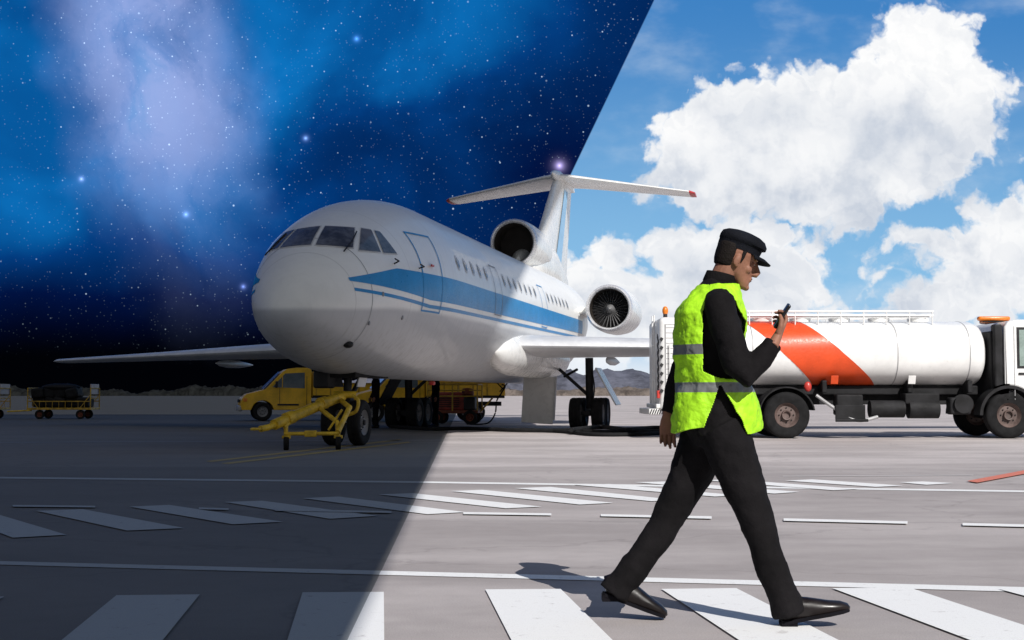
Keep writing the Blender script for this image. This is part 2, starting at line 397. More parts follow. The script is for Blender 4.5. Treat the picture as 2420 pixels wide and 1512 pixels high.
def nrm(P):
    x,s,z=P;e=.01
    return V((gfun(x+e,s,z)-gfun(x-e,s,z),gfun(x,s+e,z)-gfun(x,s-e,z),gfun(x,s,z+e)-gfun(x,s,z-e))).normalized()
ss=[-3.199]+[-3.2+5.2*(i/70)**2.2 for i in range(1,71)]+[2+.5*i for i in range(1,30)]+[17+.4*i for i in range(29)]
rings=[]
for s in ss:
    w,t,b_=prof(s); rings.append((V((0,s,(t+b_)/2)),V((w,0,0)),V((0,0,(t-b_)/2))))
M('fuselage',loft(rings,72),fm,air,ang=60)
def spatch(name,fn,nu,nv,mt,off=.008,sign=1,parent=air):
    v=[];f=[]
    for i in range(nu+1):
        for j in range(nv+1):
            P=fn(i/nu,j/nv); n=nrm(P); P=V(P)+n*off; v.append((P.x*sign,P.y,P.z))
    for i in range(nu):
        for j in range(nv):
            a=i*(nv+1)+j; f.append((a,a+1,a+nv+2,a+nv+1))
    o=M(name,(v,f),mt,parent,ang=80,recalc=False)
    me=o.data; c=sum((V(q) for q in v),V())/len(v); n=V((0,0,0))
    for pl in me.polygons: n+=pl.normal
    if n.dot(c-V((0,3,3)))<0: me.flip_normals()
    return o
def side(s,z): return (max(xat(s,z),0.),s,z)
def band(name,s0,s1,lo,hi,mt,off,n=120,nv=8):
    for sg in(1,-1):
        def fn(u,v):
            s=s0+(s1-s0)*u; a,b2=lo(s),hi(s); return side(s,a+(b2-a)*v)
        spatch(name+('_port' if sg>0 else '_starboard'),fn,n,nv,mt,off,sg)
I=lambda xs,ys:(lambda s:float(np.interp(s,xs,ys)))
band('cheatline',-2.45,18.5,I([-2.45,-1.2,0,18],[3.10,3.00,2.90,3.02]),I([-2.45,-1.25,0,18],[3.16,3.43,3.42,3.45]),blue,.006)
band('cheatline_thin',-2.42,18.5,I([-2.45,0,18],[2.92,2.74,2.84]),I([-2.45,0,18],[2.98,2.81,2.91]),blue,.006,nv=2)
def plan(z,al):
    dx,dy=math.sin(al),-math.cos(al); lo,hi=0.,4.5
    for _ in range(40):
        m_=(lo+hi)/2; x=dx*m_; s=.5+dy*m_
        if s>-3.2 and gfun(x,s,z)<0: lo=m_
        else: hi=m_
    return (dx*lo,.5+dy*lo,z)
def pane(name,al,zz):
    al=[math.radians(a) for a in al]; z0,z1,z2,z3=zz
    for k,(mt,g,off) in enumerate(((frm,.035,.006),(glass,0.,.014))):
        def fn(u,v):
            u=-g*.9+u*(1+1.8*g); v=-g*1.5+v*(1+3*g)
            A=(al[0]*(1-u)+al[1]*u)*(1-v)+(al[3]*(1-u)+al[2]*u)*v
            Zz=(z0*(1-u)+z1*u)*(1-v)+(z3*(1-u)+z2*u)*v
            return plan(Zz,A)
        spatch(name+('_frame' if k==0 else ''),fn,10,8,mt,off)
pane('windshield_1',(-37,-16,-15,-31),(3.76,3.78,4.18,4.14))
pane('windshield_2',(-14,1.,.5,-13),(3.78,3.80,4.22,4.18))
pane('windshield_3',(3.,17.5,18.,3.),(3.80,3.76,4.20,4.22))
pane('windshield_4',(20,30.5,27.5,21.5),(3.72,3.72,4.18,4.20))
pane('windshield_5',(32,41,33,29.5),(3.71,3.73,4.16,4.17))
pane('windshield_6',(-41,-52,-48,-42),(3.73,3.75,4.1,4.17))
for a in(-24,14):
    P=[V(plan(3.66,math.radians(a))),V(plan(3.88,math.radians(a+3))),V(plan(4.10,math.radians(a+5)))]
    tube('wiper',[q_+nrm(q_)*.03 for q_ in P],.014,dark,air,6)
def outline(name,s0,s1,z0,z1,t,mt,sg=1):
    for i,(a,b2,c2,d2) in enumerate(((s0,s1,z0,z0+t),(s0,s1,z1-t,z1),(s0,s0+t,z0+t,z1-t),(s1-t,s1,z0+t,z1-t))):
        spatch(name+'_%d'%i,lambda u,v:side(a+(b2-a)*u,c2+(d2-c2)*v),6,14,mt,.011,sg)
for sg in(1,-1):
    n='port' if sg>0 else 'starboard'
    outline('entry_door_'+n,-.35,.62,2.66,4.25,.035,blue if sg>0 else seam,sg)
    outline('service_door_'+n,5.2,5.95,2.9,4.1,.03,seam,sg)
    outline('exit_door_'+n,11.2,12.0,2.9,4.1,.03,blue,sg)
    for i in range(22):
        s=1.9+i*.66
        if 5.0<s<6.1 or 11<s<12.2: continue
        for k,(mt,r1,r2,of) in enumerate(((frm,.14,.17,.006),(cabg,.085,.115,.012))):
            v=[];c0=V(side(s,3.82)); nn=nrm(c0)
            for j in range(16):
                a=2*math.pi*j/16; P=V(side(s+r1*math.cos(a),3.82+r2*math.sin(a)))+nn*of; v.append((P.x*sg,P.y,P.z))
            M('cabin_window_%s_%d_%d'%(n,i,k),(v,[tuple(range(16))]),mt,air,False)
for a,z in((38,3.52),(60,3.5)):
    P=V(plan(z,math.radians(a))); n=nrm(P); tube('pitot_probe',[P,P+n*.12,P+n*.12+V((0,-.25,.02))],.015,dark,air,6)
P=V(plan(1.95,math.radians(16))); M('nose_light',ellipsoid(P,(.10,.10,.07)),dark,air)
for a,z in((24,2.35),(30,2.9),(44,2.5)):
    P=V(plan(z,math.radians(a))); n=nrm(P); M('static_port',ellipsoid(P,(.03,.03,.05),10,6),seam,air)
def rr(u,v):
    a=math.radians(-179.9+359.8*u); s=-2.05+.014*v; w,t,b2=prof(s)
    return (w*math.cos(a),s,(t+b2)/2+(t-b2)/2*math.sin(a))
spatch('radome_joint',rr,60,1,seam,.004)
P=V(side(.1,3.5)); box('door_handle',P+V((.02,0,.1)),(.03,.18,.04),redm,air,.005)
def aero(name,secs,mt,vertical=False,n=18,parent=air):
    xs=[.5*(1-math.cos(math.pi*i/n)) for i in range(n+1)]
    th=[10*(.2969*math.sqrt(x)-.126*x-.3516*x*x+.2843*x**3-.1036*x**4) for x in xs]
    lo_=1. if vertical else .75
    loop=[(x,t) for x,t in zip(xs,th)]+[(x,-t*lo_) for x,t in list(zip(xs,th))[-2:0:-1]]
    v=[];f=[];m=len(loop)
    for sp,le,ch,ot,tk in secs:
        for x,t in loop:
            a=le+ch*x; b2=ot+t*tk
            v.append((b2,a,sp) if vertical else (sp,a,b2))
    for k in range(len(secs)-1):
        for i in range(m):
            j=(i+1)%m; f.append((k*m+i,k*m+j,(k+1)*m+j,(k+1)*m+i))
    f.append(tuple(range(m))); f.append(tuple((len(secs)-1)*m+i for i in range(m)))
    return M(name,(v,f),mt,parent,ang=50)
for sg in(1,-1):
    n='port' if sg>0 else 'starboard'
    aero('wing_'+n,[(sg*0.,7.4,8.2,2.28,.38),(sg*1.7,8.1,7.4,2.28,.35),(sg*5.5,10.0,5.1,2.27,.27),(sg*10.5,12.5,3.4,2.20,.15),(sg*15.2,14.7,2.1,2.12,.08),(sg*15.6,15.3,1.3,2.12,.03)],wingm)
    M('wing_root_fairing_'+n,loft([(V((sg*1.45,y,2.1)),V((r,0,0)),V((0,0,r*1.05))) for y,r in((7.0,.03),(7.3,.28),(8.0,.46),(9,.56),(13,.6),(15.5,.5),(17,.25),(17.6,.05))],24),white,air)
    for x,y in((3.6,13.0),(8.8,14.4)):
        M('flap_track_fairing_'+n,loft([(V((sg*x,y+dy,1.98)),V((r*.6,0,0)),V((0,0,r))) for dy,r in((-1.2,.02),(-.9,.09),(-.3,.13),(.6,.12),(1.4,.05),(1.7,.02))],14),wingm,air)
    aero('tailplane_'+n,[(sg*0,23.9,3.3,9.25,.17),(sg*.6,24.2,3.05,9.22,.15),(sg*4.8,26.4,1.6,8.86,.08)],white)
    aero('tailplane_tip_'+n,[(sg*4.8,26.4,1.6,8.86,.09),(sg*5.0,26.7,1.2,8.84,.06)],redm)
aero('fin',[(4.8,18.8,7.4,0,.30),(6.4,20.3,6.2,0,.27),(8.0,22.4,4.7,0,.22),(9.1,23.8,3.7,0,.19)],white,True)
M('fin_top_fairing',loft([(V((0,y,9.25)),V((r*.8,0,0)),V((0,0,r))) for y,r in((23.2,.02),(23.5,.14),(24.3,.26),(26,.26),(27.5,.15),(28.3,.02))],16),white,air)
for sg in(1,-1):
    M('fin_stripe',([(sg*.315,22.0,5.6),(sg*.315,23.2,5.6),(sg*.235,25.3,8.8),(sg*.235,24.6,8.8)],[(0,1,2,3)]),lblue,air,False)
def nacelle(name,c,R,L,fan):
    c=V(c)
    pr_=[(R*.80,1.2),(R*.79,.5),(R*.80,.15),(R*.84,.03),(R*.885,0),(R*.93,.03),(R*.975,.15),(R,.5),(R*1.02,1.2),(R*1.0,2.2),(R*.9,L*.8),(R*.72,L),(R*.66,L),(R*.66,L-.4)]
    M(name+'_cowl',lathe(pr_,c,(0,1,0),56),white,air,ang=60)
    M(name+'_lip',lathe([(R*.805,.13),(R*.84,.022),(R*.885,-.008),(R*.932,.022),(R*.985,.16)],c,(0,1,0),56),lipm,air,ang=60)
    dd=1.0 if not fan else .62
    M(name+'_duct',lathe([(R*.795,.10),(R*.785,.5),(R*.78,dd)],c,(0,1,0),48),duct,air)
    M(name+'_back',lathe([(.001,dd),(R*.8,dd)],c,(0,1,0),48),duct if not fan else black,air)
    if fan:
        l=[]
        for i in range(28):
            a=2*math.pi*i/28; r0,r1=R*.2,R*.77; A=V((math.cos(a),0,math.sin(a)));T=V((-math.sin(a),0,math.cos(a)))
            v=[]
            for r,w_,tw in((r0,.030,.5),(R*.45,.034,.35),(r1,.040,.22)):
                dv=T*w_*math.sin(tw)+V((0,1,0))*w_*math.cos(tw)
                v+=[c+A*r+V((0,.52,0))-dv,c+A*r+V((0,.52,0))+dv]
            l.append((v,[(0,1,3,2),(2,3,5,4)]))
        M(name+'_fan_blades',combine(l),steel,air)
        M(name+'_spinner',lathe([(.001,.28),(R*.06,.31),(R*.13,.4),(R*.2,.5),(R*.2,.6)],c,(0,1,0),24),steel,air)
for sg in(1,-1):
    n='port' if sg>0 else 'starboard'
    nacelle('engine_'+n,(sg*2.95,17.0,3.78),.78,4.2,True)
    box('engine_pylon_'+n,(sg*2.05,19.2,3.78),(.8,2.4,.22),white,air,.08)
nacelle('centre_intake',(-.1,16.6,5.92),.80,4.0,False)
M('intake_fairing',loft([(V((0,y,z)),V((w,0,0)),V((0,0,h))) for y,z,w,h in((17.0,5.2,.1,.3),(17.6,5.3,.4,.5),(19,5.5,.55,.8),(22,5.6,.5,.8),(25,5.2,.3,.5),(26.5,5,.05,.2))],24),white,air)
# landing gear
tube('nose_strut',[(0,.1,1.6),(0,0,.5)],.085,dark,air); tube('nose_strut_piston',[(0,.05,1.05),(0,0,.45)],.055,steel,air)
tube('nose_drag_brace',[(0,1.2,1.55),(0,.05,.85)],.05,dark,air); tube('nose_axle',[(-.4,0,.46),(.4,0,.46)],.05,dark,air)
for x in(-.27,.27): wheel('nose_wheel',(x,0,.46),(1,0,0),.46,.26,air,black,rimm)
box('nose_gear_steering',(0,-.08,.95),(.30,.25,.22),dark,air,.03)
box('nose_bay',(0,.6,1.42),(.7,2.2,.12),black,air,.02)
for sg in(1,-1): box('nose_gear_door',(sg*.26,.2,1.30),(.03,.5,.26),dark if sg<0 else wingm,air,.01,Matrix.Rotation(sg*.25,3,'Y'))
box('taxi_light',(-.35,-.35,1.32),(.35,.4,.35),dark,air,.05)
tube('torque_link',[(.0,-.15,.9),(.0,-.22,.7),(0,-.05,.5)],.03,dark,air,8)
for sg in(1,-1):
    n='port' if sg>0 else 'starboard'; X0=sg*2.8
    tube('main_strut_'+n,[(X0,13.9,2.1),(X0,14,.6)],.12,dark,air); tube('main_piston_'+n,[(X0,13.95,1.1),(X0,14,.5)],.08,steel,air)
    tube('main_side_brace_'+n,[(X0-sg*1.0,13.9,1.85),(X0-sg*.05,13.95,1.0)],.05,dark,air)
    tube('main_side_brace2_'+n,[(X0-sg*.3,13.5,1.75),(X0-sg*.75,13.9,1.55)],.04,dark,air)
    tube('bogie_beam_'+n,[(X0,13.4,.46),(X0,14.6,.46)],.09,dark,air)
    for y in(13.5,14.5):
        tube('main_axle_'+n,[(X0-.42,y,.46),(X0+.42,y,.46)],.06,dark,air)
        for dx in(-.33,.33): wheel('main_wheel_'+n,(X0+dx,y,.46),(1,0,0),.46,.34,air,black,rimm)
    box('main_leg_door_'+n,(X0+sg*.55,14,1.25),(.04,1.1,1.25),white if sg>0 else dark,air,.01,Matrix.Rotation(-sg*.5,3,'Y'))
    tube('brake_hose_'+n,[(X0+.1,13.8,1.7),(X0+.2,13.6,1.2),(X0+.12,13.7,.7)],.02,black,air,6,5)
box('inner_gear_door_port',(1.35,13.4,.86),(.95,.05,1.4),white,air,.02,Matrix.Rotation(.06,3,'Y'))
box('inner_gear_door_rib',(1.86,13.36,.9),(.05,.10,1.3),wingm,air,.01,Matrix.Rotation(.06,3,'Y'))
box('belly_beacon',(0,6.5,1.30),(.12,.2,.1),redm,air,.03)
# ============================================================ FUEL TRUCK
ft=empty('fuel_truck',(7.5,32.65,0))
tw=mat('truck_white',(.80,.80,.79),.35,var=.07,scale=.9,coat=.15); orr=mat('band_orange_red',(.70,.075,.014),.4,var=.08); trim=mat('truck_grey',(.35,.35,.36),.5)
orange=mat('beacon_orange',(.8,.22,.02),.3); tglass=mat('cab_glass',(.28,.36,.33),.1); chass=mat('chassis_black',(.018,.018,.020),.7,var=.4,spec=.25)
rim2=mat('truck_rim',(.13,.09,.08),.6,var=.3)
def sup(x,ry,rz,zc=1.98,n=48,e=.8):
    out=[]
    for i in range(n):
        a=2*math.pi*i/n; c_,s_=math.cos(a),math.sin(a)
        out.append(V((x,ry*math.copysign(abs(c_)**e,c_),zc+rz*math.copysign(abs(s_)**e,s_))))
    return out
def suploft(secs):
    v=[];n=48
    for s in secs: v+=sup(*s)
    f=[(a*n+i,a*n+(i+1)%n,(a+1)*n+(i+1)%n,(a+1)*n+i) for a in range(len(secs)-1) for i in range(n)]
    f.append(tuple(range(n)));f.append(tuple((len(secs)-1)*n+i for i in range(n))); return v,f
M('tank',suploft([(-3.1,.6,.35),(-3.05,.95,.6),(-2.95,1.12,.74),(-2.8,1.19,.785),(-2.7,1.2,.79),(3.25,1.2,.79),(3.38,1.19,.78),(3.5,1.12,.73),(3.58,.95,.6),(3.62,.6,.35)]),tw,ft,ang=40)
for x in(-1.9,1.47,3.15): M('tank_seam',suploft([(x-.012,1.204,.794),(x+.012,1.204,.794)]),trim,ft)
def tanky(z):
    k=max(0,1-(abs(z-1.98)/.79)**(2/.8)); return 1.2*k**(.4)
for sg in(-1,1):
    v=[];f=[];n=24
    for i in range(n+1):
        t=i/n; z=1.98+.785*math.cos(math.pi*t); hh=(2.765-z)/1.57
        for u in(0,1): v.append((-2.05+1.7*hh+u*(1.35+.12*hh),sg*(tanky(z)+.006),z+ (.006 if z>1.98 else -.006)))
    for i in range(n): f.append((2*i,2*i+1,2*i+3,2*i+2))
    M('orange_band',(v,f),orr,ft,ang=80)
l=[]
for y in(-.55,-.2,.2,.55): l.append(boxvf((.25,y,2.86),(4.4,.12,.03)))
for y in(-.75,.75):
    l.append(limb([(-1.95,y,2.98),(2.45,y,2.98)],.025,(0,0,1),8)); l.append(limb([(-1.95,y,2.88),(2.45,y,2.88)],.018,(0,0,1),8))
    for i in range(9): l.append(limb([(-1.9+i*.54,y,2.66),(-1.9+i*.54,y,2.98)],.016,n=6))
for i in range(5): l.append(lathe([(.24,0),(.26,.1),(.2,.16),(.001,.17)],(-1.5+i*.95,0,2.74),(0,0,1),20))
M('walkway',combine(l),tw,ft)
box('rear_cabinet',(-3.55,0,1.72),(1.05,2.42,2.2),tw,ft,.12)
box('rear_cabinet_shutter',(-3.55,-1.215,1.9),(.8,.02,1.5),trim,ft,.004)
box('rear_cabinet_shutter_w',(-3.55,-1.225,1.9),(.76,.02,1.46),tw,ft,.004)
for i in range(12): box('shutter_slat_%d'%i,(-3.55,-1.238,1.25+i*.12),(.74,.01,.012),trim,ft,0)
for i in range(7): box('hazard_stripe_%d'%i,(-4.083,-.95,1.1+i*.2),(.012,.34,.10),dark,ft,0,Matrix.Rotation(.6,3,'X'))
for i in range(7): box('hazard_stripe_s%d'%i,(-4.03,-1.213,1.1+i*.2),(.07,.012,.08),dark,ft,0,Matrix.Rotation(.5,3,'Y'))
l=[limb([(-4.12,y,.6),(-4.12,y,2.9)],.02,n=8) for y in(-.5,-.1)]+[limb([(-4.12,-.5,.8+i*.28),(-4.12,-.1,.8+i*.28)],.016,(0,0,1),8) for i in range(8)]
l+=[limb([(-3.85,-1.3,.8),(-3.85,-1.3,2.2)],.015,n=6)]
M('rear_ladder',combine(l),tw,ft)
box('rear_bumper',(-4.2,0,.62),(.25,2.4,.14),tw,ft,.02)
for i in range(8): box('bumper_stripe_%d'%i,(-4.28+i*.055,-1.21,.62),(.025,.012,.13),dark,ft,0,Matrix.Rotation(.4,3,'Y'))
box('rear_platform',(-3.7,0,.75),(.9,2.3,.10),tw,ft,.02)
box('side_locker',(-3.35,-1.05,.72),(.55,.3,.5),tw,ft,.03)
box('tail_light',(-4.1,-1.1,1.02),(.06,.16,.18),redm,ft,.01)
tube('beacon_post',[(-3.9,-.9,2.8),(-3.9,-.9,2.92)],.05,dark,ft); M('rear_beacon',ellipsoid((-3.9,-.9,2.98),(.07,.07,.11)),orange,ft)
for y in(-.42,.42): box('chassis_rail',(.9,y,.90),(9.6,.09,.24),chass,ft,.01)
box('subframe',(.2,0,1.12),(6.6,1.3,.22),chass,ft,.03)
for x in(-2.4,-.2,1.8,3.2): box('tank_saddle',(x,0,1.2),(.12,2.0,.3),chass,ft,.03)
box('equipment_box',(.35,-.95,.78),(.62,.4,.48),chass,ft,.04); box('equipment_flap',(.35,-1.16,.6),(.7,.04,.36),chass,ft,.02)
M('air_tank',limb([(.85,-.95,.68),(1.65,-.95,.68)],.2,(0,0,1),20),chass,ft); M('air_tank_2',limb([(1.75,-.95,.68),(2.45,-.95,.68)],.22,(0,0,1),20),chass,ft)
box('battery_box',(2.05,-.85,.92),(.8,.5,.25),chass,ft,.03); box('exhaust',(2.95,-.9,.75),(.5,.35,.4),chass,ft,.06)
tube('pipe_a',[(-.4,-1.0,1.0),(0,-1.1,.7),(.5,-1.15,.42),(1.0,-1.1,.5)],.04,trim,ft,8,6); tube('side_guard',[(.0,-1.2,.42),(.75,-1.2,.42)],.035,chass,ft)
M('hose_reel',lathe([(.001,-.1),(.22,-.1),(.22,-.06),(.12,-.05),(.12,.05),(.22,.06),(.22,.1),(.001,.1)],(3.0,-1.05,.8),(0,1,0),24),chass,ft)
for x in(-.6,1.2):
    box('placard_%d'%int(x*10),(x+.6,-1.14,1.36),(.17,.02,.2),orr if x<0 else tw,ft,.004,Matrix.Rotation(.35,3,'X'))
M('valve',ellipsoid((-.62,-1.12,1.2),(.09,.07,.12)),redm,ft)
for x,dbl in((-1.13,True),(4.02,False)):
    for sg in(-1,1):
        wheel('wheel',(x,sg*1.08,.54),(0,1,0),.54,.3,ft,black,rim2,.52)
        if dbl: wheel('inner_wheel',(x,sg*.74,.54),(0,1,0),.54,.28,ft,black,rim2,.52)
    tube('axle',[(x,-1,.54),(x,1,.54)],.09,chass,ft)
def fender(name,x,r,mt,y0,y1,a0=10,a1=170,t=.03):
    v=[];f=[];n=24
    for i in range(n+1):
        a=math.radians(a0+(a1-a0)*i/n)
        for rr_ in(r,r+t):
            for y in(y0,y1): v.append((x+rr_*math.cos(a),y,.54+rr_*math.sin(a)))
    for i in range(n):
        k=4*i
        for a,b2 in((0,1),(1,3),(3,2),(2,0)): f.append((k+a,k+b2,k+4+b2,k+4+a))
    f.append((0,1,3,2));f.append((4*n,4*n+2,4*n+3,4*n+1))
    return M(name,(v,f),mt,ft)
for sg in(-1,1):
    fender('rear_mudguard',-1.13,.63,chass,sg*.6,sg*1.25); fender('front_mudguard',4.02,.62,chass,sg*.8,sg*1.252,0,180,.07)
    box('mud_flap',(-1.83,sg*.95,.6),(.03,.5,.5),chass,ft,.005)
prf=[(3.95,1.0),(3.95,2.60),(4.05,2.72),(4.25,2.76),(5.3,2.76),(5.6,2.7),(5.85,1.7),(5.95,1.5),(5.98,.55),(5.0,.5)]
prf+=[(4.02+.68*math.cos(math.radians(a)),.54+.68*math.sin(math.radians(a))) for a in range(0,115,8)]
def extr(prf,y0,y1):
    n=len(prf); v=[(a,y0,b2) for a,b2 in prf]+[(a,y1,b2) for a,b2 in prf]
    f=[tuple(range(n)),tuple(range(2*n-1,n-1,-1))]+[(i,(i+1)%n,n+(i+1)%n,n+i) for i in range(n)]
    return v,f
o=M('cab',extr(prf,-1.22,1.22),tw,ft,ang=40); md=o.modifiers.new('b','BEVEL'); md.width=.05; md.segments=3; md.limit_method='ANGLE'; md.angle_limit=math.radians(50)
for sg in(-1,1):
    for nme,pp,mt,of in(('door_seal',[(4.22,1.62),(4.22,2.58),(5.35,2.58),(5.62,1.62)],dark,.004),('door_window',[(4.28,1.68),(4.28,2.52),(5.3,2.52),(5.54,1.68)],tglass,.010)):
        M(nme,([(a,sg*(1.22+of),z) for a,z in pp],[(0,1,2,3)]),mt,ft,False)
    box('door_seam',(4.16,sg*1.222,1.75),(.015,.008,1.7),trim,ft,0); box('door_handle',(4.35,sg*1.235,1.5),(.2,.03,.05),dark,ft,.01)
    tube('mirror_arm',[(5.6,sg*1.22,2.4),(5.75,sg*1.5,2.4)],.02,dark,ft,6); box('mirror',(5.75,sg*1.5,2.2),(.1,.22,.45),dark,ft,.03)
box('windscreen',(5.75,0,2.2),(.02,2.1,.85),glass,ft,.0,Matrix.Rotation(-.24,3,'Y'))
box('cab_back_gap',(3.80,0,1.75),(.26,2.1,1.5),chass,ft,.04); box('air_intake',(3.82,-1.05,1.9),(.2,.25,1.5),chass,ft,.04)
box('beacon_bar',(3.95,-.5,2.82),(.75,.18,.10),orange,ft,.04); box('beacon_bar_base',(4.0,-.5,2.765),(.6,.1,.05),dark,ft,.01); box('beacon_bar_r',(4.3,.5,2.82),(.3,1.2,.10),orange,ft,.04)
# ============================================================ yellow flatbed trucks
yel=mat('yellow_paint',(.78,.45,.014),.4,var=.15,scale=2,coat=.1); yd=mat('yellow_worn',(.50,.30,.025),.6,var=.35,scale=5); vg=mat('van_glass',(.10,.13,.15),.08)
lampm=mat('headlamp',(.8,.8,.8),.15); oran=mat('indicator',(.8,.25,.03),.3)
def flatbed(name,loc,rz):
    e_=empty(name,loc,rz)
    pf_=[(-2.62,.42),(-2.68,.62),(-2.62,.86),(-2.45,1.02),(-1.75,1.20),(-1.12,1.86),(-.95,1.97),(-.6,2.02),(-.12,2.02),(-.02,1.92),(-.02,.42)]
    arcw=[(-1.85+.42*math.cos(math.radians(a)),.36+.42*math.sin(math.radians(a))) for a in range(8,173,12)]
    o=M('cab',extr(pf_+[( -1.42,.42)]+arcw+[(-2.28,.42)],-.95,.95),yel,e_,ang=40)
    md=o.modifiers.new('b','BEVEL'); md.width=.07; md.segments=3; md.limit_method='ANGLE'; md.angle_limit=math.radians(40)
    for sg in(-1,1):
        M('side_window',([(a,sg*.958,z) for a,z in((-1.50,1.28),(-1.02,1.80),(-.28,1.84),(-.28,1.24))],[(0,1,2,3)]),vg,e_,False)
        box('window_bar',(-1.12,sg*.962,1.5),(.03,.01,.5),yel,e_,0); box('door_seam',(-1.22,sg*.956,.95),(.015,.01,.7),dark,e_,0); box('door_seam2',(-.2,sg*.956,1.1),(.015,.01,1.2),dark,e_,0)
        box('headlight',(-2.56,sg*.72,.80),(.16,.32,.2),lampm,e_,.05); box('turn_lamp',(-2.50,sg*.93,.80),(.15,.06,.14),oran,e_,.02)
        box('mirror',(-1.35,sg*1.1,1.38),(.08,.18,.26),dark,e_,.03)
        box('rubbing_strip',(-.9,sg*.962,.62),(.8,.02,.06),dark,e_,0)
    wv=[(-1.80,-.78,1.215),(-1.80,.78,1.215),(-1.16,.72,1.86),(-1.16,-.72,1.86)]
    n=V((-.70,0,.72)).normalized()*.03
    M('windscreen',([tuple(V(a)+n) for a in wv],[(0,1,2,3)]),vg,e_,False)
    box('bumper',(-2.68,0,.48),(.16,1.86,.22),trim,e_,.06); box('grille',(-2.70,0,.76),(.06,.9,.12),dark,e_,.02)
    box('bed_floor',(1.5,0,.92),(2.95,2.02,.10),chass,e_,.01)
    for sg in(-1,1):
        box('bed_side',(1.5,sg*1.0,1.2),(2.95,.05,.46),yel,e_,.01)
        for i in range(6): box('bed_rib_%d'%i,(.15+i*.54,sg*1.035,1.2),(.05,.02,.44),yd,e_,0)
        box('bed_rail',(1.5,sg*1.03,1.43),(2.95,.05,.04),yd,e_,.01)
        box('underrun_guard',(.9,sg*.98,.56),(1.0,.03,.25),chass,e_,.01)
    box('bed_front',(.05,0,1.4),(.06,2.0,.95),yel,e_,.01); box('bed_back',(2.97,0,1.2),(.05,2.0,.46),yel,e_,.01)
    box('chassis',(.7,0,.66),(4.6,.8,.16),chass,e_,.01)
    for x in(-1.85,1.9):
        for sg in(-1,1): wheel('wheel',(x,sg*.83,.36),(0,1,0),.36,.22,e_,black,rimm)
    return e_
flatbed('flatbed_truck',(-7.85,52.6,0),math.radians(14))
t2=flatbed('flatbed_truck',(-3.4,50.5,0),math.radians(14))
box('cargo_box',(1.5,0,1.55),(2.6,1.8,1.1),yel,t2,.05)
for i in range(5): box('cargo_rib_%d'%i,(.5+i*.5,-.91,1.55),(.04,.02,1.0),yd,t2,0)
box('roof_beacon_bar',(-.6,0,2.1),(.2,1.1,.12),oran,t2,.04)
# ============================================================ tow bar
tbm=mat('towbar_yellow',(.74,.48,.025),.5,var=.25,scale=6)
tw_=empty('tow_bar',(-3.9,25.6,0),0)
def L(x,y,z): return (x+3.9,y-25.6,z)
tube('main_tube',[L(-3.38,26.95,.98),L(-3.5,26.5,.92),L(-4.36,24.9,.47)],.10,tbm,tw_,16)
tube('collar',[L(-4.10,25.38,.61),L(-4.20,25.2,.56)],.125,tbm,tw_); tube('collar_2',[L(-3.62,26.3,.87),L(-3.70,26.15,.84)],.125,tbm,tw_)
tube('tow_neck',[L(-4.3,25.0,.49),L(-4.46,24.75,.42),L(-4.56,24.6,.40)],.06,tbm,tw_)
M('tow_eye',lathe([(.08+.025*math.cos(a),.025*math.sin(a)) for a in [i*math.pi/4 for i in range(8)]],L(-4.62,24.5,.40),(0,0,1),20,True),tbm,tw_)
tube('leg_l',[L(-4.0,25.55,.68),L(-4.18,25.1,.45),L(-4.16,25.0,.15)],.045,tbm,tw_); tube('leg_r',[L(-3.75,26.05,.8),L(-3.28,25.5,.50),L(-3.22,25.2,.15)],.045,tbm,tw_)
tube('cross_bar',[L(-4.2,25.0,.30),L(-3.22,25.2,.30)],.035,tbm,tw_); tube('brace',[L(-4.2,25.03,.42),L(-3.9,25.8,.72)],.03,tbm,tw_)
tube('brace_2',[L(-3.24,25.25,.32),L(-3.1,25.9,.78),L(-3.35,26.6,.9)],.05,tbm,tw_); tube('jack_handle',[L(-3.42,25.3,.36),L(-3.16,25.22,.74)],.022,tbm,tw_)
box('pump_box',L(-3.72,25.1,.30),(.22,.14,.12),tbm,tw_,.02)
tube('hook_ring',[L(-3.1,26.4,1.0),L(-2.98,26.3,.9),L(-3.02,26.25,.7),L(-3.2,26.3,.62)],.035,tbm,tw_,10,6)
tube('head_plate',[L(-3.55,26.9,1.02),L(-3.1,26.98,1.02)],.07,tbm,tw_)
for x,y in((-4.15,24.98),(-3.22,25.18)):
    wheel('caster',L(x,y,.125),(1,.15,0),.125,.10,tw_,black,tbm); box('fork',L(x,y,.24),(.16,.06,.06),tbm,tw_,.01)
